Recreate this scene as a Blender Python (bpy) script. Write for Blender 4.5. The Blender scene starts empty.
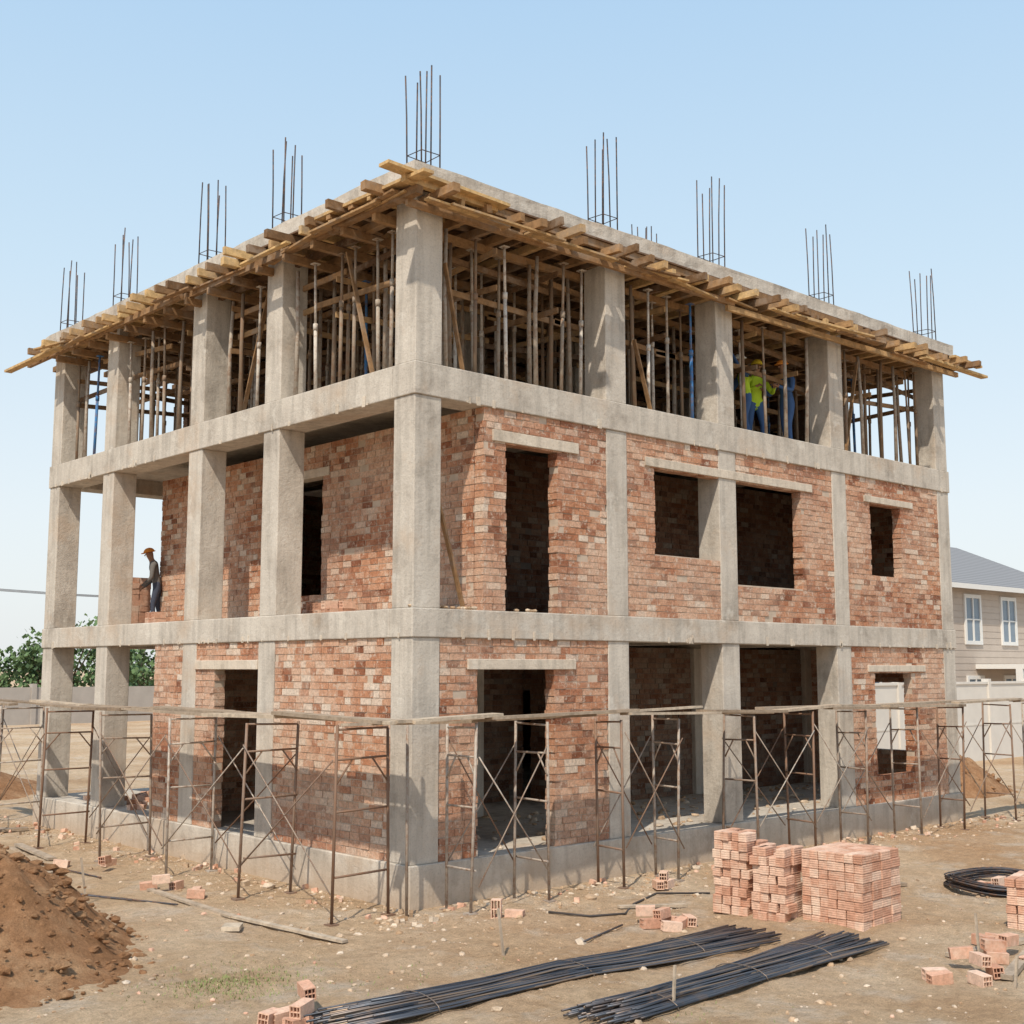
import bpy, bmesh, math, random
import numpy as np
from mathutils import Vector, Matrix, noise, Euler
random.seed(7)
R=random.random
U=random.uniform
scene=bpy.context.scene
# ------------------------------------------------------------------ helpers
class MB:
    def __init__(s): s.v=[];s.f=[];s.m=[];s.r=[];s.sm=[]
    def add(s,vs,fs,mat=0,rnd=None,smooth=False):
        o=len(s.v); s.v.extend([tuple(p) for p in vs])
        if rnd is None: rnd=R()
        for q in fs:
            s.f.append(tuple(i+o for i in q)); s.m.append(mat); s.r.append(rnd); s.sm.append(smooth)
    def box(s,lo,hi,mat=0,rnd=None,M=None):
        x0,y0,z0=lo;x1,y1,z1=hi
        vs=[Vector(p) for p in ((x0,y0,z0),(x1,y0,z0),(x1,y1,z0),(x0,y1,z0),(x0,y0,z1),(x1,y0,z1),(x1,y1,z1),(x0,y1,z1))]
        if M is not None:
            if isinstance(M,tuple):
                c=Vector(((x0+x1)/2,(y0+y1)/2,(z0+z1)/2))
                E=Euler(M).to_matrix(); vs=[c+E@(p-c) for p in vs]
            else: vs=[M@p for p in vs]
        s.add(vs,((0,3,2,1),(4,5,6,7),(0,1,5,4),(1,2,6,5),(2,3,7,6),(3,0,4,7)),mat,rnd)
    def frame(s,p0,p1):
        d=(p1-p0).normalized(); up=Vector((0,0,1))
        if abs(d.z)>.95: up=Vector((1,0,0))
        a=d.cross(up).normalized(); b=a.cross(d).normalized(); return d,a,b
    def beam(s,p0,p1,w,h,mat=0,rnd=None,roll=0):
        p0=Vector(p0);p1=Vector(p1);d,a,b=s.frame(p0,p1)
        if roll:
            q=Matrix.Rotation(roll,3,d); a=q@a;b=q@b
        vs=[]
        for p in (p0,p1):
            for i,j in ((-1,-1),(1,-1),(1,1),(-1,1)): vs.append(p+a*(i*w/2)+b*(j*h/2))
        s.add(vs,((3,2,1,0),(4,5,6,7),(0,1,5,4),(1,2,6,5),(2,3,7,6),(3,0,4,7)),mat,rnd)
    def tube(s,pts,r,n=6,mat=0,rnd=None,r1=None,smooth=True):
        pts=[Vector(p) for p in pts]; vs=[];L=len(pts)
        for i,p in enumerate(pts):
            if i==0:d=pts[1]-p
            elif i==L-1:d=p-pts[i-1]
            else:d=pts[i+1]-pts[i-1]
            _,a,b=s.frame(Vector((0,0,0)),d)
            rr=r if r1 is None else r+(r1-r)*i/(L-1)
            for k in range(n):
                t=2*math.pi*k/n; vs.append(p+a*(rr*math.cos(t))+b*(rr*math.sin(t)))
        fs=[]
        for i in range(L-1):
            for k in range(n):
                k2=(k+1)%n; fs.append((i*n+k2,i*n+k,(i+1)*n+k,(i+1)*n+k2))
        if rnd is None: rnd=R()
        s.add(vs,fs,mat,rnd,smooth)
        o=len(s.v)-len(vs)
        s.f.append(tuple(o+k for k in range(n)));s.m.append(mat);s.r.append(rnd);s.sm.append(False)
        s.f.append(tuple(o+(L-1)*n+k for k in reversed(range(n))));s.m.append(mat);s.r.append(rnd);s.sm.append(False)
    def rock(s,c,r,mat=0,flat=.7,rnd=None):
        c=Vector(c); t=(1+5**.5)/2
        ico=[(-1,t,0),(1,t,0),(-1,-t,0),(1,-t,0),(0,-1,t),(0,1,t),(0,-1,-t),(0,1,-t),(t,0,-1),(t,0,1),(-t,0,-1),(-t,0,1)]
        fs=[(0,11,5),(0,5,1),(0,1,7),(0,7,10),(0,10,11),(1,5,9),(5,11,4),(11,10,2),(10,7,6),(7,1,8),(3,9,4),(3,4,2),(3,2,6),(3,6,8),(3,8,9),(4,9,5),(2,4,11),(6,2,10),(8,6,7),(9,8,1)]
        sc=Vector((U(.7,1.3),U(.7,1.3),flat*U(.7,1.2)))*r/1.9; rot=Matrix.Rotation(U(0,6.28),3,'Z')
        s.add([c+rot@Vector((p[0]*sc.x*U(.7,1.25),p[1]*sc.y*U(.7,1.25),p[2]*sc.z*U(.7,1.25))) for p in ico],fs,mat,rnd)
    def obj(s,name,mats,parent=None,bevel=0):
        me=bpy.data.meshes.new(name); me.from_pydata(s.v,[],s.f); me.update()
        for m in mats: me.materials.append(m)
        me.polygons.foreach_set("material_index",s.m)
        me.polygons.foreach_set("use_smooth",s.sm)
        at=me.attributes.new("rnd",'FLOAT','FACE'); at.data.foreach_set("value",s.r)
        ob=bpy.data.objects.new(name,me); scene.collection.objects.link(ob)
        if parent: ob.parent=parent
        if bevel:
            b=ob.modifiers.new("bev",'BEVEL'); b.width=bevel; b.segments=2; b.limit_method='ANGLE'
        return ob
def empty(name):
    e=bpy.data.objects.new(name,None); scene.collection.objects.link(e); return e

# ------------------------------------------------------------------ materials
def newmat(name):
    m=bpy.data.materials.new(name); m.use_nodes=True; nt=m.node_tree; nt.nodes.clear()
    o=nt.nodes.new("ShaderNodeOutputMaterial"); b=nt.nodes.new("ShaderNodeBsdfPrincipled")
    nt.links.new(b.outputs[0],o.inputs[0]); return m,nt,b
def N(nt,t,**k):
    n=nt.nodes.new(t)
    for a,b in k.items(): setattr(n,a,b)
    return n
def coords(nt,scale=(1,1,1)):
    g=N(nt,"ShaderNodeNewGeometry"); mp=N(nt,"ShaderNodeMapping"); mp.inputs["Scale"].default_value=scale
    nt.links.new(g.outputs["Position"],mp.inputs[0]); return mp.outputs[0]
def noi(nt,scale,detail=4,rough=.6,vec=None,stretch=(1,1,1)):
    n=N(nt,"ShaderNodeTexNoise"); n.inputs["Scale"].default_value=scale; n.inputs["Detail"].default_value=detail; n.inputs["Roughness"].default_value=rough
    nt.links.new(vec or coords(nt,stretch),n.inputs["Vector"]); return n.outputs["Fac"]
def ramp(nt,fac,stops,interp='LINEAR'):
    r=N(nt,"ShaderNodeValToRGB"); e=r.color_ramp; e.interpolation=interp
    while len(e.elements)<len(stops): e.elements.new(.5)
    for el,(p,c) in zip(e.elements,stops):
        el.position=p; el.color=(c,c,c,1) if isinstance(c,(int,float)) else (*c,1)
    nt.links.new(fac,r.inputs[0]); return r.outputs[0]
def mix(nt,f,a,b,mode='MIX'):
    m=N(nt,"ShaderNodeMix",data_type='RGBA',blend_type=mode)
    for idx,val in ((0,f),(6,a),(7,b)):
        if isinstance(val,(int,float)): m.inputs[idx].default_value=val
        elif isinstance(val,tuple): m.inputs[idx].default_value=(*val,1)
        else: nt.links.new(val,m.inputs[idx])
    return m.outputs[2]
def bump(nt,b,h,strength=.3,dist=.02):
    n=N(nt,"ShaderNodeBump"); n.inputs["Strength"].default_value=strength; n.inputs["Distance"].default_value=dist
    nt.links.new(h,n.inputs["Height"]); nt.links.new(n.outputs[0],b.inputs["Normal"])
def attr(nt):
    a=N(nt,"ShaderNodeAttribute"); a.attribute_name="rnd"; return a.outputs["Fac"]
def setc(nt,b,c,rough=.9,metal=0):
    if isinstance(c,tuple): b.inputs["Base Color"].default_value=(*c,1)
    else: nt.links.new(c,b.inputs["Base Color"])
    b.inputs["Roughness"].default_value=rough; b.inputs["Metallic"].default_value=metal
    b.inputs["Specular IOR Level"].default_value=.2
def simple(name,c,rough=.8,metal=0,var=.15,ns=8):
    m,nt,b=newmat(name)
    col=mix(nt,noi(nt,ns,3),tuple(x*(1-var) for x in c),tuple(min(1,x*(1+var)) for x in c))
    setc(nt,b,col,rough,metal); return m
def concrete(name,lo=(.35,.305,.255),hi=(.62,.56,.48)):
    m,nt,b=newmat(name)
    c=ramp(nt,noi(nt,1.1,6,.66),[(.3,lo),(.45,tuple((a+c_)/2*1.08 for a,c_ in zip(lo,hi))),(.66,hi)])
    streak=ramp(nt,noi(nt,3,3,.6,stretch=(2.2,2.2,.2)),[(.36,.74),(.54,1.0)])
    c=mix(nt,.7,c,streak,'MULTIPLY')
    g=N(nt,"ShaderNodeNewGeometry"); sp=N(nt,"ShaderNodeSeparateXYZ"); nt.links.new(g.outputs["Position"],sp.inputs[0])
    md=N(nt,"ShaderNodeMath",operation='FRACT'); mu=N(nt,"ShaderNodeMath",operation='MULTIPLY_ADD'); mu.inputs[1].default_value=.83
    nt.links.new(sp.outputs[2],mu.inputs[0]); nt.links.new(noi(nt,1.5,2),mu.inputs[2]) ; nt.links.new(mu.outputs[0],md.inputs[0])
    c=mix(nt,.4,c,ramp(nt,md.outputs[0],[(0,.72),(.012,1)]),'MULTIPLY')
    pits=ramp(nt,noi(nt,34,3,.75),[(.3,.78),(.5,1.0)])
    c=mix(nt,1,c,pits,'MULTIPLY')
    c=mix(nt,ramp(nt,noi(nt,.7,4,.7),[(.54,0),(.68,.5)]),c,(.50,.37,.26))
    c=mix(nt,ramp(nt,noi(nt,2.1,5,.75),[(.57,0),(.66,.45)]),c,(.70,.65,.57))
    mr=N(nt,"ShaderNodeMapRange"); mr.inputs[1].default_value=.0; mr.inputs[2].default_value=.55; mr.inputs[3].default_value=.6; mr.inputs[4].default_value=0
    nt.links.new(sp.outputs[2],mr.inputs[0]); c=mix(nt,mr.outputs[0],c,(.48,.34,.22))
    setc(nt,b,c,.92); bump(nt,b,noi(nt,12,5,.75),.6,.025); return m
M_conc=concrete("concrete")
M_lintel=concrete("lintel_concrete",(.44,.37,.29),(.68,.59,.48))
def brickmat(name,k=1.0):
    m,nt,b=newmat(name)
    s=lambda *q: tuple(x*k for x in q)
    c=ramp(nt,attr(nt),[(0,s(.25,.095,.05)),(.18,s(.41,.165,.085)),(.4,s(.53,.25,.14)),(.6,s(.60,.32,.195)),(.8,s(.67,.44,.31)),(1,s(.75,.62,.50))])
    c=mix(nt,ramp(nt,noi(nt,.6,4,.6),[(.43,0),(.62,.55)]),c,s(.70,.50,.37))
    c=mix(nt,ramp(nt,noi(nt,.45,3,.55,stretch=(1,1,1.9)),[(.5,0),(.68,.55)]),c,s(.36,.145,.085))
    c=mix(nt,.9,c,ramp(nt,noi(nt,24,4,.8),[(.28,.5),(.6,1.12)]),'MULTIPLY')
    c=mix(nt,ramp(nt,noi(nt,8,5,.85),[(.53,0),(.64,.8)]),c,s(.68,.57,.46))
    setc(nt,b,c,.95); bump(nt,b,noi(nt,42,4,.85),.9,.022); return m
M_brick=brickmat("clay_brick"); M_brickd=brickmat("shaded_interior_brick",.38)  # interior copy darkened: indoor shade put into the brick colour
M_mortar=simple("mortar",(.50,.40,.31),.95,0,.3,6); M_mortard=simple("shaded_interior_mortar",(.16,.13,.11),.95,0,.3,6)  # second mortar darkened alike, shade of the rooms in its colour
def newbrick():
    m,nt,b=newmat("new_clay_brick")
    c=ramp(nt,attr(nt),[(0,(.52,.27,.175)),(.5,(.66,.39,.27)),(1,(.75,.53,.40))])
    c=mix(nt,.9,c,ramp(nt,noi(nt,18,4,.8),[(.3,.68),(.62,1.1)]),'MULTIPLY')
    c=mix(nt,ramp(nt,noi(nt,3,4,.7),[(.5,0),(.68,.5)]),c,(.74,.60,.47))
    setc(nt,b,c,.93); bump(nt,b,noi(nt,70,3,.8),.5,.008); return m
M_nbrick=newbrick()
def wood(name,a,b_,c_):
    m,nt,b=newmat(name)
    c=ramp(nt,attr(nt),[(0,a),(.55,b_),(1,c_)])
    c=mix(nt,.9,c,ramp(nt,noi(nt,7,5,.75),[(.3,.5),(.6,1.1)]),'MULTIPLY')
    c=mix(nt,ramp(nt,noi(nt,2.3,4,.7),[(.5,0),(.66,.6)]),c,(.32,.25,.19))
    setc(nt,b,c,.85); bump(nt,b,noi(nt,30,3,.7),.4,.01); return m
M_wood=wood("formwork_timber",(.12,.065,.033),(.35,.205,.10),(.64,.43,.20))
M_plank=wood("scaffold_plank",(.26,.19,.13),(.44,.35,.26),(.60,.50,.38))
M_ply=wood("plywood",(.12,.065,.035),(.17,.10,.06),(.22,.13,.07))
def steel(name,stops,rough=.6,metal=.35):
    m,nt,b=newmat(name); c=ramp(nt,attr(nt),stops)
    c=mix(nt,ramp(nt,noi(nt,12,4,.7),[(.45,0),(.65,.7)]),c,(.24,.125,.07))
    setc(nt,b,c,rough,metal); return m
M_scaf=steel("scaffold_steel",[(0,(.20,.12,.08)),(.5,(.32,.26,.21)),(1,(.48,.43,.37))],.65,.15)
M_prop=steel("shoring_prop",[(0,(.20,.14,.09)),(.4,(.40,.345,.28)),(.9,(.64,.59,.52)),(.93,(.05,.17,.38)),(1,(.06,.2,.42))],.75,.0)
M_rebar=steel("rebar_steel",[(0,(.05,.05,.055)),(1,(.10,.10,.11))],.55,.5)
def rodmat():
    m,nt,b=newmat("rebar_rod"); c=ramp(nt,attr(nt),[(0,(.035,.04,.05)),(.7,(.11,.12,.14)),(1,(.28,.20,.14))]); c=mix(nt,ramp(nt,noi(nt,3,4,.7),[(.5,0),(.7,.4)]),c,(.26,.17,.11)); setc(nt,b,c,.42,.5); return m
M_rod=rodmat()
def groundmat(name,base=True):
    m,nt,b=newmat(name)
    if base:
        c=ramp(nt,noi(nt,.35,7,.66),[(.3,(.45,.285,.16)),(.43,(.60,.42,.26)),(.56,(.68,.505,.335)),(.75,(.75,.59,.425))])
        c=mix(nt,ramp(nt,noi(nt,.13,4,.6),[(.5,0),(.66,.55)]),c,(.50,.29,.155))
        c=mix(nt,ramp(nt,noi(nt,.9,5,.65),[(.53,0),(.67,.65)]),c,(.68,.57,.45))
        c=mix(nt,ramp(nt,noi(nt,2.4,6,.75,stretch=(1,1.6,1)),[(.56,0),(.66,.5)]),c,(.42,.27,.16))
    else:
        c=ramp(nt,noi(nt,1.8,7,.7),[(.3,(.28,.14,.065)),(.5,(.42,.225,.115)),(.7,(.55,.34,.19))])
    c=mix(nt,.85,c,ramp(nt,noi(nt,7,7,.85),[(.3,.6),(.6,1.08)]),'MULTIPLY')
    c=mix(nt,.7,c,ramp(nt,noi(nt,50,3,.8),[(.3,.66),(.6,1.08)]),'MULTIPLY')
    setc(nt,b,c,1.0); b.inputs["Specular IOR Level"].default_value=.1
    bump(nt,b,noi(nt,5,9,.8),.9,.11); return m
M_ground=groundmat("dry_dirt"); M_mound=groundmat("red_soil",False)
M_rub=wood("rubble",(.40,.25,.14),(.56,.42,.29),(.66,.55,.43))

# ------------------------------------------------------------------ ground
def hgt(x,y):
    if -.4<x<15.2 and -.4<y<13: return -.02
    h=.05*noise.noise(Vector((x*.35,y*.35,0)))+.04*noise.noise(Vector((x*1.1,y*1.1,3)))+.026*noise.noise(Vector((x*3.3,y*3.3,7)))+.014*noise.noise(Vector((x*8,y*8,9)))
    # wheel ruts crossing the foreground
    for o in (0,1.5):
        d=(y+2.35+o*.0)-.12*math.sin(x*.6)-o*-.0 if o==0 else (y+2.35-1.1)-.12*math.sin(x*.6+.4)
        if -9<x<10: h-=.028*math.exp(-(d/.11)**2)
    return h
def gridline(a,b,st):
    core=list(np.arange(a,b,st)); lo=[];hi=[];s=st;p=a
    while p>-1500: s*=1.25;p-=s;lo.append(p)
    s=st;p=core[-1]
    while p<1500: s*=1.25;p+=s;hi.append(p)
    return lo[::-1]+core+hi
gx=gridline(-9,12,.075); gy=gridline(-9,9,.075)
vs=[];nx=len(gx);ny=len(gy)
for y in gy:
    for x in gx:
        vs.append((x,y,hgt(x,y) if abs(x)<80 and abs(y)<80 else 0))
fs=[(j*nx+i,j*nx+i+1,(j+1)*nx+i+1,(j+1)*nx+i) for j in range(ny-1) for i in range(nx-1)]
me=bpy.data.meshes.new("ground"); me.from_pydata(vs,[],fs); me.materials.append(M_ground)
me.polygons.foreach_set("use_smooth",[True]*len(fs))
g=bpy.data.objects.new("ground",me); scene.collection.objects.link(g)

def mound(name,cx,cy,rx,ry,h,mat,n=70,clods=150):
    mb=MB();vs=[];fs=[];rings=n//2
    for i in range(rings+1):
        rr=i/rings
        for k in range(n):
            t=2*math.pi*k/n
            wob=1+.18*noise.noise(Vector((math.cos(t)*1.5+cx,math.sin(t)*1.5+cy,0)))
            x=cx+rx*rr*wob*math.cos(t); y=cy+ry*rr*wob*math.sin(t)
            z=h*(math.cos(min(1,rr)*math.pi)*.5+.5)**.85
            z+= (1-rr)*(.25*h*noise.noise(Vector((x*1.3,y*1.3,1)))+.16*noise.noise(Vector((x*4,y*4,2))))+.05*noise.noise(Vector((x*11,y*11,2)))*(1-rr*.6)
            vs.append((x,y,z-.05*rr))
    for i in range(rings):
        for k in range(n):
            k2=(k+1)%n; fs.append((i*n+k,(i+1)*n+k,(i+1)*n+k2,i*n+k2))
    mb.add(vs,fs,0,.5,True)
    for _ in range(clods):
        i=int(rings*min(1,abs(R())**.6)); k=random.randrange(n); p=vs[i*n+k]
        r=.02+.08*R()**4
        mb.rock((p[0]+U(-.12,.12),p[1]+U(-.12,.12),p[2]+r*.2),r,0)
    return mb.obj(name,[mat])
mound("dirt_mound",-5.3,1.35,2.05,2.8,1.22,M_mound,110,1300)
mound("dirt_mound",19.8,3.0,2.4,1.6,1.05,M_mound,60,250)
mound("dirt_mound",-.5,20.5,4.5,3.2,1.2,M_mound,60,150)

# ------------------------------------------------------------------ building
A=14.75;B=12.58;CW=.48
XS=[0,3.88,6.74,10.25,A-CW]; YS=[0,3.5,6.0,9.5,B-CW]
zP=.55;z1b,z1=3.58,3.98;z2b,z2=6.96,7.43;zrb,zr=9.95,10.24
OV=.2
bld=empty("unfinished_brick_building")
c=MB()
def cbox(lo,hi): c.box(lo,hi,0,R())
cbox((-.04,-.04,-.3),(A+.04,B+.04,zP))
lev=[(zP,z1b),(z1,z2b),(z2,zrb)]
for li,(a,b) in enumerate(lev):
    for i,x in enumerate(XS):
        for j,y in enumerate(YS):
            cbox((x,y,a),(x+CW,y+CW,b))
for b,t in ((z1b,z1),(z2b,z2)):
    P=.025
    cbox((-P,-P,b),(A+P,.5,t)); cbox((-P,B-.5,b),(A+P,B+P,t))
    cbox((-P,.5,b),(.5,B-.5,t)); cbox((A-.5,.5,b),(A+P,B-.5,t))
    for x in XS[1:-1]: cbox((x+.04,.5,b),(x+.44,B-.5,t-.15))
    cbox((.5,.5,t-.15),(A-.5,B-.5,t-.003))
c.obj("concrete_frame",[M_conc],bld,.014)
def roof_slab():
    mb=MB(); per=[]
    def seg(p,q,n):
        for i in range(n):
            t=i/n; per.append((p[0]+(q[0]-p[0])*t,p[1]+(q[1]-p[1])*t))
    a=-OV;X=A+OV-.08;Y=B+OV
    seg((a,a),(X,a),80);seg((X,a),(X,Y),70);seg((X,Y),(a,Y),80);seg((a,Y),(a,a),70)
    n=len(per); vs=[]
    for zz in (zrb,zrb+.1,zr-.06,zr):
        for (x,y) in per:
            w=.022*noise.noise(Vector((x*2.5,y*2.5,zz*6))); zj=.018*noise.noise(Vector((x*1.7,y*1.7,5))) if zz>zr-.1 else 0
            nxv=(1 if abs(x-X)<1e-4 else -1 if abs(x-a)<1e-4 else 0); nyv=(1 if abs(y-Y)<1e-4 else -1 if abs(y-a)<1e-4 else 0)
            vs.append((x+nxv*w,y+nyv*w,zz+zj))
    fs=[]
    for l in range(3):
        for k in range(n): k2=(k+1)%n; fs.append((l*n+k,l*n+k2,(l+1)*n+k2,(l+1)*n+k))
    fs.append(tuple(range(n-1,-1,-1))); fs.append(tuple(range(3*n,4*n)))
    mb.add(vs,fs,0,.5); mb.obj("roof_slab",[M_conc],bld)
roof_slab()
dr=MB()
for zz in (z1b,z2b):
    for k in range(46):
        if R()<.55: x=U(0,A); w=U(.02,.09); h=U(.02,.14); dr.box((x,-.033,zz-h*.15),(x+w,-.0245,zz+h),0,R(),(0,U(-.1,.1),0))
        else: y=U(0,B); w=U(.02,.09); h=U(.02,.14); dr.box((-.033,y,zz-h*.15),(-.0245,y+w,zz+h),0,R(),(U(-.1,.1),0,0))
dr.obj("grout_drips",[M_lintel],bld,.003)
CH=.103;BL=.245
def wall(ax,c0,u0,u1,za,zb,ops=(),th=.2,tone=0,dest=None):
    bk,mo=dest or (BK,MO)
    n=max(1,round((zb-za)/CH));ch=(zb-za)/n
    def put(mb,ua,ub,ca,cb,a,b,rnd=None,M=None):
        if ax=='x': mb.box((ua,ca,a),(ub,cb,b),0,rnd,M)
        else: mb.box((ca,ua,a),(cb,ub,b),0,rnd,M)
    for k in range(n):
        a=za+k*ch;b=a+ch;m=(a+b)/2
        iv=[(u0,u1)]
        for o in ops:
            if o[2]<m<o[3]:
                new=[]
                for p,q in iv:
                    if o[1]<=p or o[0]>=q: new.append((p,q)); continue
                    if o[0]>p: new.append((p,min(q,o[0]+U(-.014,.014))))
                    if o[1]<q: new.append((max(p,o[1]+U(-.014,.014)),q))
                iv=[(p,q) for p,q in new if q-p>.02]
        for p,q in iv:
            off=(k%2)*BL/2+U(-.03,.03); s=math.floor((p-off)/BL)*BL+off
            while s<q:
                e=s+BL*random.choice((1,1,1,.85,1.12,.6)); a0=max(s,p);b0=min(e,q)
                if b0-a0>.035:
                    j=U(-.007,.007)+(U(-.013,.013) if R()<.1 else 0); rr=min(1,max(0,random.gauss(.46+tone,.29)))
                    g_=U(.003,.009)
                    put(bk,a0+g_,b0-g_,c0+j,c0+th+U(-.004,.004),a+g_*.9,b-g_*.9,rr,(U(-.01,.01),U(-.01,.01),U(-.01,.01)))
                s=e
    us=sorted({u0,u1}|{min(max(x,u0),u1) for o in ops for x in (o[0]-.02,o[1]+.02)})
    zs=sorted({za,zb}|{min(max(x,za),zb) for o in ops for x in (o[2]-.02,o[3]+.02)})
    for p,q in zip(us,us[1:]):
        for a,b in zip(zs,zs[1:]):
            um,zm=(p+q)/2,(a+b)/2
            if any(o[0]-.02<um<o[1]+.02 and o[2]-.02<zm<o[3]+.02 for o in ops): continue
            put(mo,p+(.018 if p==u0 else 0),q-(.018 if q==u1 else 0),c0+.010,c0+th-.012,a,b)
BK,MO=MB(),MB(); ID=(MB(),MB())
f0=.012
wall('x',f0,CW,XS[1],zP,z1b,[(1.19,2.70,zP,3.14)])
wall('x',f0,XS[3]+CW,XS[4],zP,z1b,[(11.56,12.94,1.04,3.09)])
wall('x',f0,1.28,XS[1],z1,z2b,[(1.73,2.78,z1,6.47)])
wall('x',f0,XS[1]+CW,XS[2],z1,z2b,[(5.05,9.2,5.04,6.47)])
wall('x',f0,XS[2]+CW,XS[3],z1,z2b,[(5.05,9.2,4.64,6.47)])
wall('x',f0,XS[3]+CW,XS[4],z1,z2b,[(11.6,12.75,4.99,6.47)])
wall('y',f0,CW,YS[1],zP,z1b,tone=.16)
wall('y',f0,YS[1]+CW,YS[2],zP,z1b,[(YS[1]+CW,5.35,zP,3.14)])
wall('y',f0,YS[2]+CW,7.53,zP,z1b,tone=.1)
wall('x',7.33,.22,6.7,zP,z1b)
wall('y',1.28,.22,9.98,z1,z2b,[(4.17,5.1,4.4,6.4)],tone=.02)
wall('x',9.8,1.5,6.7,z1,z2b)
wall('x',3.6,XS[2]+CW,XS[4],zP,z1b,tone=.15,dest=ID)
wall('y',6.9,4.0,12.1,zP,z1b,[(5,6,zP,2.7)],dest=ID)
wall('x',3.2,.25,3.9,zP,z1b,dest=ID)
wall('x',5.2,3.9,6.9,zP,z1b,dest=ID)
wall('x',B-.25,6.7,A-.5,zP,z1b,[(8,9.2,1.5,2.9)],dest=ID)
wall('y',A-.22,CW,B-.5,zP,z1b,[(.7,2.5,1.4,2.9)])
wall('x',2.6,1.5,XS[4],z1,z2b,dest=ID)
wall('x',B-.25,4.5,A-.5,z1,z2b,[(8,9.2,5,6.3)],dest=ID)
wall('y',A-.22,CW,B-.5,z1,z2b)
wall('x',B-.25,3.0,A-.5,z2,zrb-.4,dest=ID)  # top-storey walls from here on added to keep it dark behind the props
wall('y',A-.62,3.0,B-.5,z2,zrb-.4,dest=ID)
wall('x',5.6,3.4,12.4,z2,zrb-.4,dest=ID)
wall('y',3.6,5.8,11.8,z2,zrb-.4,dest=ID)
BK.obj("brick_courses",[M_brick],bld); MO.obj("mortar_joints",[M_mortar],bld)
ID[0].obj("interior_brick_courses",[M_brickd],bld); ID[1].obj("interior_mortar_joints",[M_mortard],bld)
l=MB()
def lin(ax,u0,u1,z0,z,c0=0):
    if ax=='x': l.box((u0,c0-.022,z0),(u1,c0+.235,z),0,R())
    else: l.box((c0-.022,u0,z0),(c0+.235,u1,z),0,R())
lin('x',.98,3.14,3.14,3.29);lin('x',11.3,13.46,3.09,3.22)
lin('x',1.45,3.23,6.47,6.64);lin('x',4.8,9.55,6.47,6.62)
lin('x',11.36,13.2,6.47,6.60)
lin('y',YS[1]+CW+.002,YS[2]-.002,3.14,3.29);lin('y',3.95,5.35,6.4,6.55,1.28)
l.obj("lintels",[M_lintel],bld,.008)
rb=MB()
def cage(x,y,h=1.6,n=6):
    s=.17; pts=[(-s,-s),(0,-s),(s,-s),(s,s),(0,s),(-s,s)]
    for px,py in pts[:n]:
        hh=h+U(-.18,.12); lean=(U(-.04,.04),U(-.04,.04))
        rb.tube([(x+px,y+py,zr-.02),(x+px+lean[0]*.4,y+py+lean[1]*.4,zr+hh*.6),(x+px+lean[0],y+py+lean[1],zr+hh)],.012,5,0,U(0,1))
    for z in (.12,.34):
        q=[(x-s,y-s,zr+z),(x+s,y-s,zr+z+.01),(x+s,y+s,zr+z),(x-s,y+s,zr+z+.01),(x-s,y-s,zr+z)]
        for a,b in zip(q,q[1:]): rb.tube([a,b],.008,4)
for x in XS: cage(x+.24+(.08 if x==0 else 0),.26,1.7)
for y in YS[1:]: cage(.2,y+.24)
for x in XS[1:]: cage(x+.24,B-.3,1.4)
for y in YS[1:-1]: cage(A-.3,y+.24,1.4)
cage(8.3,3.0,2.0)
rb.obj("column_starter_rebar",[M_rebar],bld)

# ------------------------------------------------------------------ timber formwork
fw=MB()
fw.box((-OV-.1,-OV-.1,zrb-.03),(A+OV,B+OV+.1,zrb-.003),1,.4)
z=zrb-.03
dk=lambda: U(0,.5)
y=-.3
while y<B+.3:
    a=OV+U(.2,.62);b=OV+U(.1,.4);sk=U(-.09,.09)
    fw.beam((-a,y-sk,z-.075+U(-.015,.01)),(1.2,y-sk*.5,z-.075),U(.06,.12),.13,0,U(.1,1),U(-.12,.12))
    fw.beam((1.2,y+.07,z-.065),(6,y+.07,z-.065),.07,.12,0,dk())
    fw.beam((6,y,z-.065),(11,y,z-.065),.08,.12,0,dk())
    fw.beam((11,y+.07,z-.065),(A+b,y+sk,z-.065),U(.05,.09),.12,0,dk())
    y+=U(.3,.46)
x=-.3
while x<A+.2:
    a=OV+U(.2,.66);b=U(.4,.8);sk=U(-.13,.13)
    fw.beam((x-sk,-a,z-.19+U(-.03,.03)),(x,1.6,z-.19),U(.06,.12),.12,0,U(.1,1),U(-.12,.12))
    fw.beam((x+.09,1.6,z-.19),(x+.09,6.4,z-.19),.08,.11,0,dk())
    fw.beam((x,6.4,z-.19),(x+sk,B+b,z-.19),U(.06,.1),.11,0,dk())
    x+=U(.32,.5)
for k in range(20):
    x=U(-.3,A-1.5); L=U(.9,2.2); yy=-U(.22,.5); t=U(-.2,.2); zz=z-.27-U(0,.04)
    fw.beam((x,yy,zz),(x+L,yy+t,zz+U(-.04,.04)),U(.08,.15),.03,0,U(.3,1))
for k in range(17):
    y=U(-.3,B-1.5); L=U(.9,2.2); xx=-U(.22,.5); t=U(-.2,.2); zz=z-.16-U(0,.04)
    fw.beam((xx,y,zz),(xx+t,y+L,zz+U(-.04,.04)),U(.08,.15),.03,0,U(.3,1))
fw.beam((-.9,-.42,z-.0),(1.3,-.44,z-.06),.22,.045,0,.95); fw.beam((-.42,-.8,z-.09),(-.38,1.9,z-.03),.18,.045,0,.85)
fw.beam((A-1.6,-.42,z-.27),(A+1.2,-.36,z-.25),.16,.05,0,.95); fw.beam((A-.5,-.5,z-.08),(A+.8,-.45,z-.1),.14,.05,0,.9)
fw.beam((-.45,B-1.5,z-.2),(-.47,B+1.5,z-.22),.16,.05,0,.9)
prows=[];yy=.62
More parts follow.
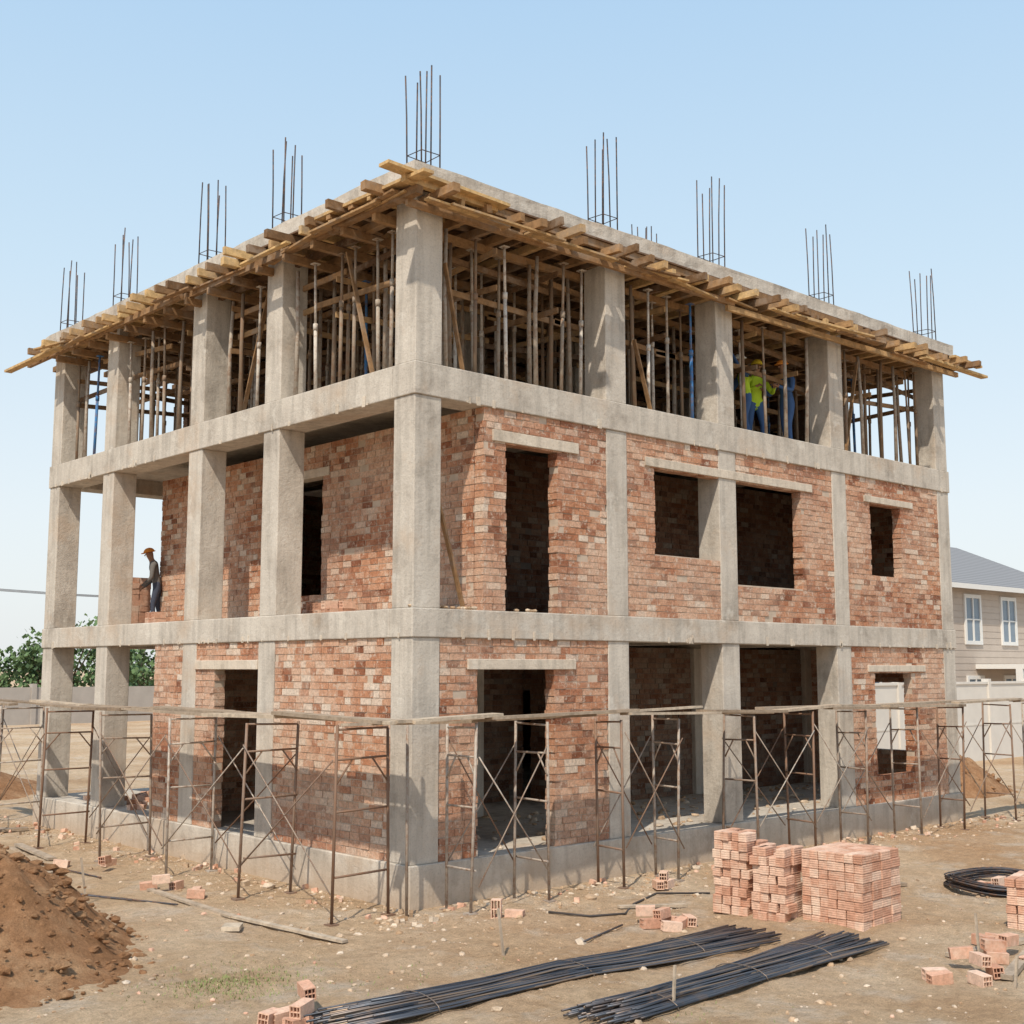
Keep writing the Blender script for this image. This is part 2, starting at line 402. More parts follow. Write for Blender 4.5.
while yy<B-.3: prows.append(yy); yy+=.8
for y in prows:
    for s in (0,5,10):
        fw.beam((s-.3 if s==0 else s,y,z-.31),(min(s+5.15,A+.3),y+U(-.05,.05),z-.31),.09,.12,0,U(.1,.6))
fw.beam((-.3,-.16,z-.31),(7,-.2,z-.31),.07,.10,0,.5);fw.beam((6.8,-.2,z-.42),(A+.3,-.17,z-.31),.07,.10,0,.7)
pr=MB()
def prop(x,y,ztop=z-.37,lean=.04):
    dx,dy=U(-lean,lean),U(-lean,lean); m=U(.5,.65); r=R()*.9 if R()<.95 else .97
    b=Vector((x,y,z2)); t=Vector((x+dx,y+dy,ztop)); mid=b.lerp(t,m)
    if R()<.6:
        pr.tube([b,mid],.03,7,0,r); pr.tube([mid,t],.022,6,0,r); pr.tube([mid-Vector((0,0,.05)),mid+Vector((0,0,.05))],.04,7,0,r)
        pr.box((x-.07,y-.07,z2),(x+.07,y+.07,z2+.012),0,r)
        pr.box((t.x-.06,t.y-.06,ztop-.012),(t.x+.06,t.y+.06,ztop),0,r)
    else: pr.tube([b,mid+Vector((U(-.02,.02),U(-.02,.02),0)),t],.04,7,0,r*.6,.03)
def incol(x,y): return any(q-.08<x<q+CW+.08 for q in XS) and any(q-.08<y<q+CW+.08 for q in YS)
for j,y in enumerate(prows):
    x=.45+.2*(j%2)
    while x<A-.2:
        xx,yv=x+U(-.1,.1),y+U(-.06,.06)
        if not incol(xx,yv) and not (8.3<xx<10.5 and yv<1.9): prop(xx,yv)
        x+=U(.42,.7)
x=.7
while x<A-.4:
    if not incol(x,.2): prop(x,.2+U(-.05,.05))
    x+=U(.35,.8)
y=.8
while y<B-.4:
    if not incol(.2,y): prop(.2+U(-.05,.05),y)
    y+=U(.35,.75)
for zz in (8.75,9.3):
    for y in prows[::2]:
        s=0.2
        while s<A-1:
            L=U(2,3.6)
            if R()<.8: fw.beam((s,y+.05,zz+U(-.15,.15)),(min(s+L,A-.1),y+.05,zz+U(-.15,.15)),.03,.09,0,U(0,.75))
            s+=L*U(.8,1)
    x=.4
    while x<A:
        s=0.2
        while s<B-1:
            L=U(2,3.6)
            if R()<.8: fw.beam((x,s,zz+.1+U(-.15,.15)),(x+U(-.1,.1),min(s+L,B-.1),zz+.1+U(-.15,.15)),.03,.09,0,U(0,.75))
            s+=L*U(.8,1)
        x+=1.3
for (a,b) in (((.62,.12,9.0),(1.0,.15,z2)),((4.7,.12,8.6),(5.1,.12,z2)),((.15,1.2,z2),(.15,1.9,9.5)),((11.0,.15,z2),(11.6,.2,9.4)),((.3,5.2,z2),(.3,4.4,9.5))):
    fw.beam(a,b,.07,.03,0,.4)
fo=empty("roof_formwork_shoring"); fw.obj("timber_formwork",[M_wood,M_ply],fo); pr.obj("shoring_props",[M_prop],fo)

# ------------------------------------------------------------------ scaffolding
sc=MB(); ZT=2.42
def gz(x,y): return hgt(x,y)
def frame(p,q,top=None):
    p=Vector((*p,0));q=Vector((*q,0)); r=R()
    for s in (p,q):
        lx,ly_=U(-.07,.07),U(-.06,.06)
        sc.tube([(s.x+lx,s.y+ly_,-.03),(s.x,s.y,ZT+U(-.04,.03))],.021,7,0,r)
        sc.box((s.x+lx-.07,s.y+ly_-.07,gz(s.x,s.y)-.01),(s.x+lx+.07,s.y+ly_+.07,gz(s.x,s.y)+.02),0,r)
    for zz in (.55,1.35,2.0,ZT-.04):
        sc.tube([(p.x,p.y,zz),(q.x,q.y,zz+U(-.02,.02))],.016,6,0,r)
    m=p.lerp(q,.3);n=p.lerp(q,.7)
    sc.tube([(p.x,p.y,1.7),(m.x,m.y,2.0)],.013,5,0,r);sc.tube([(q.x,q.y,1.7),(n.x,n.y,2.0)],.013,5,0,r)
rx=[.38,1.62,3.2,4.5,6.3,8.0,9.7,11.5,13.3,15.2,17]
ly=[-.1,2.1,4.4,6.7,9.0,11.3,13.4]
yo,yi=-.92,-.32
for x in rx: frame((x,yo+U(-.05,.05)),(x+U(-.05,.05),yi))
for y in ly: frame((-1.3+U(-.05,.05),y),(-.45,y+U(-.05,.05)))
sc.tube([(-.3,-.32,-.02),(-.3,-.3,ZT)],.021,7)
def xbr(a,b):
    j=U(-.15,.15)
    sc.tube([(a[0],a[1],.45+j),(b[0],b[1],2.1)],.0105,5); sc.tube([(a[0],a[1],2.1+j),(b[0],b[1],.45)],.0105,5)
for i in range(len(rx)-1):
    if i in (0,2,4,5,7,8,9): xbr((rx[i],yo-.03),(rx[i+1],yo-.03))
    if i%2==0: xbr((rx[i],yi+.02),(rx[i+1],yi+.02))
for i in range(len(ly)-1):
    if i!=3: xbr((-1.33,ly[i]),(-1.33,ly[i+1]))
    if i%2: xbr((-.43,ly[i]),(-.43,ly[i+1]))
def deck(ax,u0,u1,cs):
    for cc in cs:
        u=u0+U(-.2,.2)
        while u<u1:
            L=U(1.8,3.4); h=ZT+.035+U(-.01,.05)
            a=(u,cc+U(-.07,.07),h);b=(u+L,cc+U(-.07,.07),h+U(-.05,.06))
            if ax=='y': a=(a[1],a[0],a[2]);b=(b[1],b[0],b[2])
            if R()<.92: sc.beam(a,b,U(.18,.25),U(.035,.05),1,U(0,1),U(-.06,.06))
            u+=L-U(.05,.4)
deck('x',-1.35,16.5,(-.88,-.62)); deck('y',-1.0,13.0,(-1.15,-.90,-.64))
sc.obj("scaffolding",[M_scaf,M_plank])

# ------------------------------------------------------------------ brick stacks
def hollow(mb,c,rz,L=.24,W=.115,H=.115,tilt=(0,0),rnd=None):
    M=Matrix.Translation(Vector(c))@Matrix.Rotation(rz,4,'Z')@Matrix.Rotation(tilt[0],4,'X')@Matrix.Rotation(tilt[1],4,'Y')
    rnd=R() if rnd is None else rnd; t=.012
    mb.box((-L/2,-W/2,0),(L/2,W/2,t),0,rnd,M);mb.box((-L/2,-W/2,H-t),(L/2,W/2,H),0,rnd,M)
    mb.box((-L/2,-W/2,t),(L/2,-W/2+t,H-t),0,rnd,M);mb.box((-L/2,W/2-t,t),(L/2,W/2,H-t),0,rnd,M)
    for k in (1,2):
        y=-W/2+W*k/3; mb.box((-L/2+.002,y-.004,t),(L/2-.002,y+.004,H-t),0,rnd,M)
    mb.box((-L/2+.002,-W/2+t,H/2-.004),(L/2-.002,W/2-t,H/2+.004),0,rnd,M)
def groove(mb,lo,hi,M,rnd):
    mb.box(lo,hi,0,rnd,M)
    x0,y0,z0=lo;x1,y1,z1=hi; n=4; p=.0035
    for k in range(n):
        za=z0+(z1-z0)*(k+.2)/n; zb=z0+(z1-z0)*(k+.8)/n
        mb.box((x0+.004,y0-p,za),(x1-.004,y1+p,zb),0,rnd,M)
        mb.box((x0-p,y0+.004,za),(x1+p,y1-.004,zb),0,rnd,M)
def stack(name,x,y,nx_,ny_,nz,rz,bl=.24,bw=.12,bh=.105,loose=.004,ragged=0):
    mb=MB(); T=Matrix.Translation((x,y,gz(x,y)-.01))@Matrix.Rotation(rz,4,'Z')
    for k in range(nz):
        for i in range(nx_):
            for j in range(ny_):
                if ragged and k==nz-1 and R()<ragged: continue
                interior= 0<i<nx_-1 and 0<j<ny_-1 and k<nz-2
                if interior: continue
                ox,oy=U(-loose,loose),U(-loose,loose)
                T2=T@Matrix.Translation((i*bl+ox,j*bw+oy,k*bh))@Matrix.Rotation(U(-loose,loose)*4,4,'Z')
                groove(mb,(0,0,.002),(bl-.007,bw-.007,bh-.003),T2,R())
    return mb.obj(name,[M_nbrick],None,.0025)
stack("brick_stack",3.14,-4.86,4,7,8,.06,bh=.113,loose=.009)
stack("brick_stack",2.82,-3.38,2,4,9,.1,.24,.125,.115,.024,.35)
stack("brick_stack",2.80,-3.98,2,4,8,.16,.24,.12,.112,.024,.45)
stack("brick_stack",4.62,-6.44,3,4,6,.2,loose=.012)
def bstack(x,y,nx_,ny_,nz,z0):
    mb=MB()
    for k in range(nz):
        for i in range(nx_):
            for j in range(ny_):
                if k==nz-1 and R()<.4: continue
                hollow(mb,(x+i*.25+U(-.01,.01),y+j*.12+U(-.01,.01),z0+k*.117),U(-.05,.05))
    mb.obj("brick_stack",[M_nbrick])
bstack(.9,10.9,3,5,9,z1); bstack(.95,3.6,1,4,2,z1); bstack(.7,2.9,2,2,2,z1); bstack(.9,5.0,1,3,3,z1); bstack(.8,.9,1,4,1,z1); bstack(2.5,.12,1,1,1,z1); bstack(.5,8.4,1,3,2,z1)
lb=MB()
def pile(cx,cy,n,s):
    for k in range(n):
        x,y=cx+random.gauss(0,s),cy+random.gauss(0,s); layer=.115 if (k>n*.65) else 0
        hollow(lb,(x,y,gz(x,y)+layer),U(0,3.14),tilt=(U(-.12,.12),U(-.12,.12)))
hollow(lb,(.42,-1.25,.0),.7,L=.115,H=.24,W=.13); hollow(lb,(.6,-1.4,-.01),2.1)
pile(1.55,-3.1,7,.13); hollow(lb,(3.75,-1.25,0),.3);hollow(lb,(3.6,-1.2,0),1.0);hollow(lb,(3.7,-1.22,.115),.6)
pile(-4.0,-3.5,6,.13); pile(2.0,-6.85,6,.2); pile(2.75,-6.75,3,.25);pile(3.4,-6.3,4,.22); pile(7.0,-4.7,5,.15); pile(-1.6,3.1,5,.25);pile(-1.9,5.9,3,.35)
lb.obj("loose_hollow_bricks",[M_nbrick],None,.002)

# ------------------------------------------------------------------ rebar bundles
def bundle(name,p0,p1,n,w,h):
    mb=MB(); p0=Vector((*p0,0));p1=Vector((*p1,0)); d=(p1-p0); L=d.length; d.normalize(); s=Vector((-d.y,d.x,0))
    for i in range(n):
        u=U(-1,1); hh=h*(1-u*u)*R()+.018; spread=1+U(-.05,.7); off=u*w/2
        a0=U(-.35,.35);a1=U(-.5,.3); j=U(-.12,.12); pts=[]
        for k in range(7):
            t=k/6; q=p0+d*(a0+(L+a1-a0)*t); o=off*(1+ (spread-1)*t*t)+.03*math.sin(t*5+i)+j*(t-.5)
            q=q+s*o; pts.append((q.x,q.y,max(.02,gz(q.x,q.y)+.015)+hh*(1-.5*t)))
        mb.tube(pts,.0105,6,0)
    for t in (.15,.5,.8):
        q=p0+d*L*t; pts=[q+s*(w*.6*math.cos(a))+Vector((0,0,.03+h*1.05*max(0,math.sin(a)))) for a in [k*math.pi/8 for k in range(9)]]
        mb.tube(pts,.006,5,0,.9)
    mb.obj(name,[M_rod])
bundle("rebar_bundle",(-3.75,-3.85),(1.85,-4.1),135,.56,.10)
bundle("rebar_bundle",(-1.95,-5.40),(2.4,-5.08),125,.54,.10)
co=MB()
for k in range(26):
    r=.62+.2*R(); pts=[]; ph=U(0,6.28); zz=.03+.15*R(); cx,cy=7.2+U(-.05,.05),-4.6+U(-.05,.05)
    for i in range(37):
        a=ph+i/36*6.28; pts.append((cx+r*math.cos(a),cy+r*math.sin(a),zz+.02*math.sin(3*a)))
    co.tube(pts,.010,5,0)
co.obj("rebar_coil",[M_rebar])
bar=MB()
for P_ in ([(-3.0,8.5),(-2.7,6.5),(-2.8,4.6),(-3.1,3.2)],[(-4.6,6.5),(-3.4,5.2),(-2.9,3.8)],[(-5.2,7.5),(-3.6,6.6),(-2.2,6.9)],[(.2,-3.0),(1.2,-2.7)],[(-4.2,7.2),(-3.3,5.0),(-2.5,2.9)],[(-3.9,6.9),(-3.1,4.9),(-2.2,2.2)],[(-3.2,9.5),(-2.2,7.2),(-2.0,5.0)]):
    bar.tube([(x,y,gz(x,y)+.03) for x,y in P_],.012,6)
bar.obj("loose_rebar",[M_rebar])
hz=MB(); hz.tube([(x,y,gz(x,y)+.02) for x,y in ((1.1,-1.5),(1.35,-2.0),(1.8,-2.2),(2.4,-1.8),(3.1,-1.6),(3.9,-1.9))],.014,7); hz.obj("hose",[simple("black_rubber",(.07,.06,.055),.6)])
pk=MB()
def pl(a,b,w,t,r): pk.beam((a[0],a[1],gz(*a)+t/2+.015),(b[0],b[1],gz(*b)+t/2+.015),w,t,0,r)
pl((-1.95,3.5),(-2.05,1.0),.1,.03,.6);pl((-2.05,1.15),(-1.8,-1.1),.09,.03,.8)
pl((-2.3,11.9),(-.6,11.4),.2,.05,.2);pl((-2.5,10.9),(-.9,11.8),.15,.05,.3)
pl((5.6,-3.2),(6.4,-3.5),.14,.04,.2);pl((2.2,-7.1),(3.4,-6.8),.12,.05,.5);pl((2.7,-6.2),(4.1,-6.5),.12,.04,.6)
pl((-2.5,.3),(-2.3,.55),.22,.05,.9);pl((4.4,-2.0),(6.2,-2.3),.12,.03,.7);pl((-1.8,7.3),(-1.6,9.3),.14,.04,.5);pl((-3.6,5.5),(-2.2,6.0),.12,.03,.4);pl((2.0,-1.9),(2.9,-2.3),.1,.03,.7)
pk.obj("timber_planks",[M_plank])
for (x,y,h,dx) in ((-.87,-2.83,.5,-.05),(-1.22,-5.55,.4,.02),(-3.03,3.14,.62,-.08),(1.95,-7.3,.3,.03),(-3.9,7.0,.5,.0),(3.0,-6.4,.45,-.02),(-3.6,5.2,.4,.03)):
    s=MB(); s.beam((x,y,-.1),(x+dx,y-dx,h),.024,.024,0,.7); s.obj("wooden_stake",[M_plank])
s=MB(); s.beam((.62,.25,5.55),(1.2,.35,4.0),.06,.04,0,.5); s.obj("leaning_timber",[M_wood])

# rubble
rub=MB()
def clear(x,y): return not(-.1<x<A+.1 and -.1<y<B+.1)
for _ in range(8500):
    t=R()
    if t<.28: x,y=U(-1,A+2),-abs(random.gauss(0,.7))-.05
    elif t<.45: x,y=-abs(random.gauss(0,.6))-.05,U(-1,B+2)
    elif t<.7: x,y=U(-6,7),U(-8,2)
    else: x,y=U(-9,14),U(-9,12)
    if not clear(x,y): continue
    r=.008+.04*R()**6
    if R()<.02: r*=1.9
    rub.rock((x,y,gz(x,y)+r*.1),r,0 if R()<.96 else 1,.7,R())
for _ in range(110):
    if R()<.55: x,y=U(-1,A+1),-abs(random.gauss(0,.5))-.1
    else: x,y=-abs(random.gauss(0,.5))-.1,U(-1,B)
    a=U(.04,.12);b=U(.04,.08);h=U(.03,.07)
    rub.box((x,y,gz(x,y)-.01),(x+a,y+b,gz(x,y)+h),1 if R()<.6 else 0,R(),(U(-.4,.4),U(-.4,.4),U(0,3)))
rub.obj("rubble",[M_rub,M_nbrick])
db=MB()
for _ in range(500):
    x,y=U(.6,14),U(.3,3.4); r=.02+.07*R()**3; db.rock((x,y,zP+r*.2),r,0,.6)
for _ in range(90):
    x,y=U(.2,3),U(7.8,11); db.box((x,y,zP),(x+.2,y+.1,zP+.09),1,R(),(0,0,U(0,3)))
for _ in range(40):
    x,y=U(-.01,3.8),U(.02,.25) ; db.rock((x,y,z1+.03),.05,0,.6)
db.obj("floor_debris",[M_rub,M_nbrick])
gr=MB()
for cx,cy,sx,n in ((-3.79,-1.95,.38,900),(-3.4,-1.5,.4,200),(-2.6,-2.9,.6,110),(-4.5,-4.2,.3,80),(-1.2,-6,.4,50)):
    for _ in range(n):
        x,y=random.gauss(cx,sx),random.gauss(cy,sx*.8); a=U(0,6.28); h=U(.012,.04); w=.006; zz=gz(x,y)
        dx,dy=math.cos(a),math.sin(a)
        gr.add([(x-w*dy,y+w*dx,zz),(x+w*dy,y-w*dx,zz),(x+dx*h*.6,y+dy*h*.6,zz+h)],[(0,1,2)])
gr.obj("grass",[simple("dry_grass",(.24,.27,.10),.9)])

# ------------------------------------------------------------------ surroundings
M_wallw=simple("painted_wall",(.66,.62,.56),.9,0,.12,1.5)
M_wallg=simple("grey_block_wall",(.40,.36,.32),.9,0,.2,1.5)
fe=MB()
x=17
while x<70:
    fe.box((x,8.0,-.1),(x+2.96,8.14,2.62),0,.5); fe.box((x+2.9,7.93,-.1),(x+3.08,8.21,2.8),0,.5); fe.box((x-.0,7.96,2.62),(x+2.9,8.18,2.7),0,.5); x+=3.0
    fe.box((x-2.9,7.985,1.2),(x-.15,8.0,1.26),0,.5)
fe.obj("boundary_wall",[M_wallw])
fe=MB()
x=-70
while x<60:
    fe.box((x,58,-.1),(x+3.8,58.2,2.1),0,.5);fe.box((x+3.75,57.9,-.1),(x+4.02,58.3,2.3),0,.5); x+=4
fe.obj("boundary_wall",[M_wallg])
def house(x0,y0,x1,y1):
    e=empty("suburban_house")
    M_st=simple("beige_stucco",(.50,.42,.35),.9,0,.1,2)
    m,nt,b=newmat("roof_tiles"); w=N(nt,"ShaderNodeTexWave",wave_type='BANDS',bands_direction='Z'); w.inputs["Scale"].default_value=3; w.inputs["Distortion"].default_value=.5
    nt.links.new(coords(nt),w.inputs["Vector"]); setc(nt,b,mix(nt,w.outputs["Fac"],(.18,.18,.185),(.28,.28,.285)),.85)
    M_wh=simple("white_trim",(.74,.72,.68),.6,0,.03); M_gl=simple("window_glass",(.20,.25,.30),.1,0,.1)
    w=MB(); w.box((x0,y0,-.1),(x1,y1,6.75))
    for zz in np.arange(.3,6.6,.28): w.box((x0-.01,y0-.015,zz),(x1+.01,y0,zz+.25),0,.5)
    w.obj("walls",[M_st],e)
    r=MB(); o=.55; ze=6.72; zr_=9.1; my=(y0+y1)/2; h=(y1-y0)/2+o-.3
    v=[(x0-o,y0-o,ze),(x1+o,y0-o,ze),(x1+o,y1+o,ze),(x0-o,y1+o,ze),(x0-o+h,my,zr_),(x1+o-h,my,zr_)]
    r.add(v,[(0,1,5,4),(1,2,5),(2,3,4,5),(3,0,4),(3,2,1,0)]); r.obj("roof",[m],e)
    t=MB(); t.box((x0-o,y0-o-.05,ze-.18),(x1+o,y0-o,ze+.03)); t.box((x1+o,y0-o,ze-.18),(x1+o+.05,y1+o,ze+.03))
    gl=MB()
    for wx in (x0+2,x0+6,40.3,43.6,47.5):
        for zb,zt in ((4.35,6.2),(1.0,2.7)):
            a,b_=wx,wx+1.2
            gl.box((a,y0-.035,zb),(b_,y0-.02,zt))
            for q in ((a-.14,b_+.14,zb-.16,zb),(a-.14,b_+.14,zt,zt+.16),(a-.14,a,zb,zt),(b_,b_+.14,zb,zt),((a+b_)/2-.04,(a+b_)/2+.04,zb,zt)):
                t.box((q[0],y0-.09,q[2]),(q[1],y0-.01,q[3]))
            t.box((a,y0-.08,(zb+zt)/2-.03),(b_,y0-.036,(zb+zt)/2+.03))
    t.box((41,y0-2.2,3.15),(50,y0-.02,3.35)); t.box((41,y0-2.1,0),(41.3,y0-1.8,3.15)); t.box((49,y0-2.1,0),(49.3,y0-1.8,3.15))
    t.obj("white_trim",[M_wh],e); gl.obj("window_glass",[M_gl],e)
house(30,13.1,51,21)
tr=MB()
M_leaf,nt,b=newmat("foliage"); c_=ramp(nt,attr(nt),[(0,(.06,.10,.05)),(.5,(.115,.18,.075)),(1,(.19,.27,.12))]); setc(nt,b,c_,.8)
M_bark=simple("bark",(.12,.09,.06))
def tree(x,y,h,w):
    tr.tube([(x,y,-.1),(x+U(-.2,.2),y,h*.35),(x+U(-.4,.4),y+U(-.3,.3),h*.75)],.2,6,1,.5,.06)
    cl=[]
    for k in range(11):
        a=U(0,6.28);rr=w*.38*R()**.5; z0=h*U(.25,.88); cl.append((x+rr*math.cos(a),y+rr*math.sin(a),z0,w*U(.15,.26)))
        tr.tube([(x,y,h*.35),(cl[-1][0],cl[-1][1],z0)],.07,4,1,.5,.03)
    for k in range(850):
        q=random.choice(cl); d=Vector((random.gauss(0,1),random.gauss(0,1),random.gauss(0,1))).normalized()*q[3]*U(.4,1.2)
        p=Vector(q[:3])+d; s=U(.08,.19); a=Vector((U(-1,1),U(-1,1),U(-1,1))).normalized(); b2=a.orthogonal().normalized(); c2=a.cross(b2)
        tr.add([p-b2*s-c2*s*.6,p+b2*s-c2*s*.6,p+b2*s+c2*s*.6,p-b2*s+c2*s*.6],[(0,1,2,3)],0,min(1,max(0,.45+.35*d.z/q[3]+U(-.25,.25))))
for k in range(60):
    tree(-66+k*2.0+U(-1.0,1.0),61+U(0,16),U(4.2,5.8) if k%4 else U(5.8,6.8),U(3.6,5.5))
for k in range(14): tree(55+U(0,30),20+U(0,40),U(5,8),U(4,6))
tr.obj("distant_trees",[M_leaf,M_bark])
for x in (8,66):
    p=MB(); p.tube([(x,86,0),(x,86,11)],.14,6,0,.5,.09); p.beam((x-.1,84.9,10.4),(x+.1,87.1,10.4),.12,.12); p.obj("utility_pole",[M_bark])
wi=MB()
for yy,z_ in ((85,10.5),(86,10.5),(87,10.5)):
    wi.tube([(8+58*t/10,yy,z_-1.4*4*(t/10)*(1-t/10)) for t in range(11)],.022,4)
wi.obj("power_lines",[M_rebar])

# ------------------------------------------------------------------ workers
M_skin=simple("skin",(.33,.18,.11),.6); M_shoe=simple("boots",(.05,.04,.03),.6); M_eye=simple("eyes",(.03,.02,.02),.3)
def worker(loc,rz,shirt,pants,helmet,vest=None,pose='stand',scale=1):
    J={}
    lean=.1 if pose!='bend' else .22
    def T(fwd,side,up):
        return (fwd*math.cos(lean)+up*math.sin(lean),side,.93+up*math.cos(lean)-fwd*math.sin(lean))
    J['pel']=(0,0,.93)
    J['wai']=T(0,0,.14);J['che']=T(.0,0,.34);J['upc']=T(-.01,0,.47);J['nec']=T(.01,0,.56);J['hd0']=T(.03,0,.63);J['hd1']=T(.04,0,.73);J['hd2']=T(.035,0,.80)
    bones=[('pel','wai',0),('wai','che',0),('che','upc',0),('upc','nec',3),('nec','hd0',3),('hd0','hd1',3),('hd1','hd2',3)]
    rad={'pel':(.15,.11),'wai':(.135,.10),'che':(.165,.115),'upc':(.13,.09),'nec':(.055,.055),'hd0':(.062,.07),'hd1':(.078,.095),'hd2':(.062,.075)}
    arm={'stand':((.05,.02,.18),(.2,.05,-.02)),'reach':((.22,.05,.60),(.32,.03,.88)),'work':((.16,.06,.20),(.40,-.02,.28)),'bend':((.08,.05,.17),(.30,.0,.05))}
    for sd,s in (('L',1),('R',-1)):
        k=pose if not (pose=='reach' and s==-1) else 'work'
        e,w=arm[k]
        J['sh'+sd]=T(0,s*.185,.46);J['el'+sd]=T(e[0],s*(.24+e[1]),e[2]);J['wr'+sd]=T(w[0],s*(.22+w[1]),w[2])
        W=Vector(J['wr'+sd]);E=Vector(J['el'+sd]);d=(W-E).normalized(); a=d.cross(Vector((0,s,.3))).normalized(); b2=d.cross(a).normalized()
        J['pa'+sd]=tuple(W+d*.06); rad['sh'+sd]=(.072,.07);rad['el'+sd]=(.048,.048);rad['wr'+sd]=(.03,.026);rad['pa'+sd]=(.036,.022)
        bones+=[('upc','sh'+sd,0),('sh'+sd,'el'+sd,0),('el'+sd,'wr'+sd,0),('wr'+sd,'pa'+sd,3)]
        for fi in range(4):
            L=(.07,.08,.075,.058)[fi]; base=Vector(J['pa'+sd])+b2*((fi-1.5)*.02)+d*.02
            n1=f'f{sd}{fi}a';n2=f'f{sd}{fi}b'; J[n1]=tuple(base+d*L*.5);J[n2]=tuple(base+d*L*.85+a*.03); rad[n1]=(.009,.009);rad[n2]=(.008,.008)
            bones+=[('pa'+sd,n1,3),(n1,n2,3)]
        n1='t'+sd; J[n1]=tuple(W+d*.055-b2*.055+a*.02); rad[n1]=(.010,.010); bones.append(('wr'+sd,n1,3))
        fx=.12*s if pose!='bend' else .09*s
        J['hi'+sd]=(0,s*.095,.88);J['kn'+sd]=(.04+fx*.5,s*.115,.49);J['an'+sd]=(fx*.9-.03,s*.13,.09);J['to'+sd]=(fx*.9+.15,s*.15,.035)
        rad['hi'+sd]=(.095,.10);rad['kn'+sd]=(.062,.065);rad['an'+sd]=(.045,.048);rad['to'+sd]=(.045,.03)
        bones+=[('pel','hi'+sd,1),('hi'+sd,'kn'+sd,1),('kn'+sd,'an'+sd,1),('an'+sd,'to'+sd,2)]
    names=list(J); me=bpy.data.meshes.new("b"); me.from_pydata([J[n] for n in names],[(names.index(a),names.index(b_)) for a,b_,_ in bones],[])
    ob=bpy.data.objects.new("b",me); scene.collection.objects.link(ob)
    sk=ob.modifiers.new("s",'SKIN'); sk.use_smooth_shade=True
    for i,n in enumerate(names):
        me.skin_vertices[0].data[i].radius=rad[n]; me.skin_vertices[0].data[i].use_root=(n=='pel')
    ss=ob.modifiers.new("u",'SUBSURF'); ss.levels=2; ss.render_levels=2
    dg=bpy.context.evaluated_depsgraph_get(); me2=bpy.data.meshes.new_from_object(ob.evaluated_get(dg)); bpy.data.objects.remove(ob)
    for m in (shirt,pants,M_shoe,M_skin,vest or shirt): me2.materials.append(m)
    JV={n:Vector(J[n]) for n in names}
    for p in me2.polygons:
        best=9;bi=0
        for a,b_,mi in bones:
            A_,B_=JV[a],JV[b_];ab=B_-A_; t=max(0,min(1,(p.center-A_).dot(ab)/ab.length_squared)); dd=(A_+ab*t-p.center).length/ (rad[a][0]+rad[b_][0])
            if dd<best: best=dd;bi=mi if not (mi==0 and a in('pel','wai','che','upc') and b_ in('wai','che','upc')) else 4
        p.material_index=bi; p.use_smooth=True
    e=empty("construction_worker"); body=bpy.data.objects.new("body",me2); scene.collection.objects.link(body); body.parent=e
    h=MB(); hc=Vector(J['hd1']); up=(Vector(J['hd2'])-Vector(J['hd0'])).normalized(); f=Vector((0,1,0)).cross(up).normalized(); s_=Vector((0,1,0))
    if f.x<0: f=-f
    def P(a,b_,c3): return hc+f*a+s_*b_+up*c3
    h.tube([P(.085,0,.01),P(.115,0,-.02)],.012,6,0,.5,.014)
    h.tube([P(.088,-.022,-.045),P(.088,.022,-.045)],.006,5,1)
    for q in (-1,1):
        h.tube([P(.08,q*.03,.012),P(.09,q*.03,.012)],.009,6,1); h.tube([P(0,q*.075,-.015),P(0,q*.092,.02)],.018,6,0)
    vs=[];fs=[];n=16
    for i in range(6):
        t=i/5*math.pi/2
        for k in range(n):
            a=2*math.pi*k/n; vs.append(P(.125*math.cos(t)*math.cos(a),.105*math.cos(t)*math.sin(a),.045+.10*math.sin(t)))
    for i in range(5):
        for k in range(n): fs.append((i*n+k,i*n+(k+1)%n,(i+1)*n+(k+1)%n,(i+1)*n+k))
    h.add(vs,fs,2,.5,True)
    br=[P((.13+(.05 if math.cos(2*math.pi*k/n)>.2 else .012))*math.cos(2*math.pi*k/n),.118*math.sin(2*math.pi*k/n),.04) for k in range(n)]
    br2=[p+up*.012 for p in br]; h.add(br+br2,[tuple(range(n-1,-1,-1)),tuple(range(n,2*n))]+[(k,(k+1)%n,n+(k+1)%n,n+k) for k in range(n)],2)
    h.obj("head_and_helmet",[M_skin,M_eye,helmet],e)
    e.location=loc; e.rotation_euler=(0,0,rz); e.scale=(scale,)*3
    return e
cl=lambda n,c_: simple(n,c_,.8)
navy=cl("navy_cloth",(.06,.07,.10)); grey=cl("grey_cloth",(.15,.14,.13)); hivis=cl("hivis_yellow",(.50,.70,.05)); blue=cl("blue_cloth",(.06,.12,.26)); org=cl("orange_plastic",(.75,.28,.05)); yel=cl("yellow_plastic",(.8,.6,.05)); wht=cl("white_plastic",(.75,.75,.72))
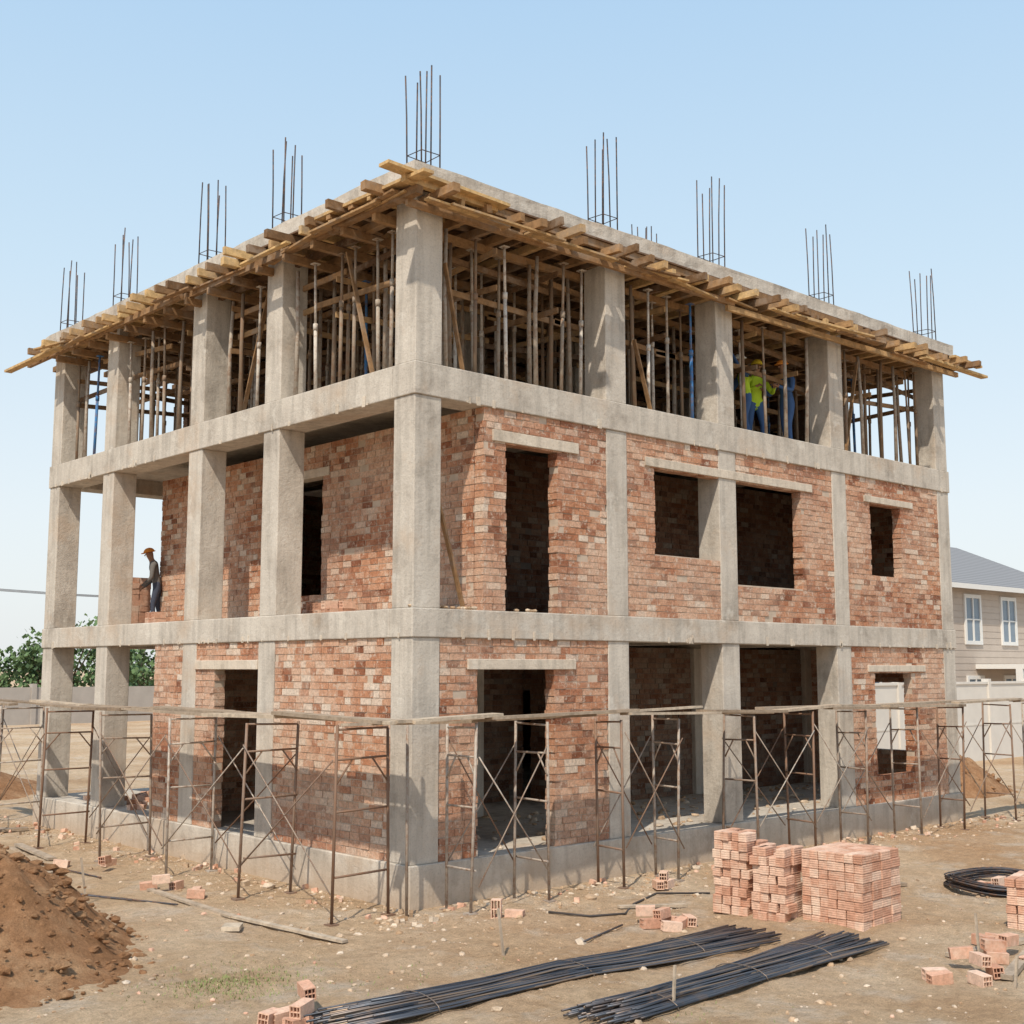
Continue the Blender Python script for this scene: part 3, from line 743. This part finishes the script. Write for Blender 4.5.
worker((1.2,9.9,z1),2.6,grey,navy,org,pose='bend',scale=.9)
worker((8.85,.95,z2),2.6,blue,blue,wht,hivis,'reach')
worker((9.4,1.15,z2),-2.0,hivis,blue,yel,hivis,'work')
worker((9.85,.7,z2),3.0,blue,blue,org,blue,'work')

# ------------------------------------------------------------------ camera, light
cam=bpy.data.cameras.new("camera"); co_=bpy.data.objects.new("camera",cam); scene.collection.objects.link(co_)
cam.sensor_width=36; cam.lens=1245.6/1024*36; cam.clip_end=5000
co_.location=(-10.478,-13.455,3.151); co_.rotation_euler=(math.pi/2+.1252,0,.8298-math.pi/2); scene.camera=co_
el=math.radians(52); v=Vector((-.86,-.51,0)).normalized()*math.cos(el)+Vector((0,0,math.sin(el)))
s=bpy.data.lights.new("sun",'SUN'); s.energy=4.0; s.angle=math.radians(.8); s.color=(1,.91,.78)
so=bpy.data.objects.new("sun",s); scene.collection.objects.link(so); so.rotation_euler=v.to_track_quat('Z','Y').to_euler()
w=bpy.data.worlds.new("World"); scene.world=w; w.use_nodes=True; nt=w.node_tree
sky=nt.nodes.new("ShaderNodeTexSky"); sky.sky_type='NISHITA'; sky.sun_disc=False; sky.sun_elevation=el; sky.sun_rotation=math.atan2(v.x,v.y)
sky.air_density=1.0; sky.dust_density=2.5; sky.ozone_density=1.0
tc=N(nt,"ShaderNodeTexCoord"); sx=N(nt,"ShaderNodeSeparateXYZ"); nt.links.new(tc.outputs["Generated"],sx.inputs[0])
haze=ramp(nt,sx.outputs[2],[(0,(.68,.70,.70)),(.12,(.63,.685,.71)),(.3,(.49,.62,.715)),(.5,(.365,.53,.70)),(1,(.18,.32,.54))])
hz_=N(nt,"ShaderNodeVectorMath",operation='SCALE'); hz_.inputs[3].default_value=10.; nt.links.new(haze,hz_.inputs[0])
mixed=mix(nt,.8,sky.outputs[0],hz_.outputs[0])
nt.links.new(mixed,nt.nodes["Background"].inputs[0]); nt.nodes["Background"].inputs[1].default_value=.143
scene.view_settings.view_transform='Standard'; scene.view_settings.look='None'; scene.view_settings.exposure=0
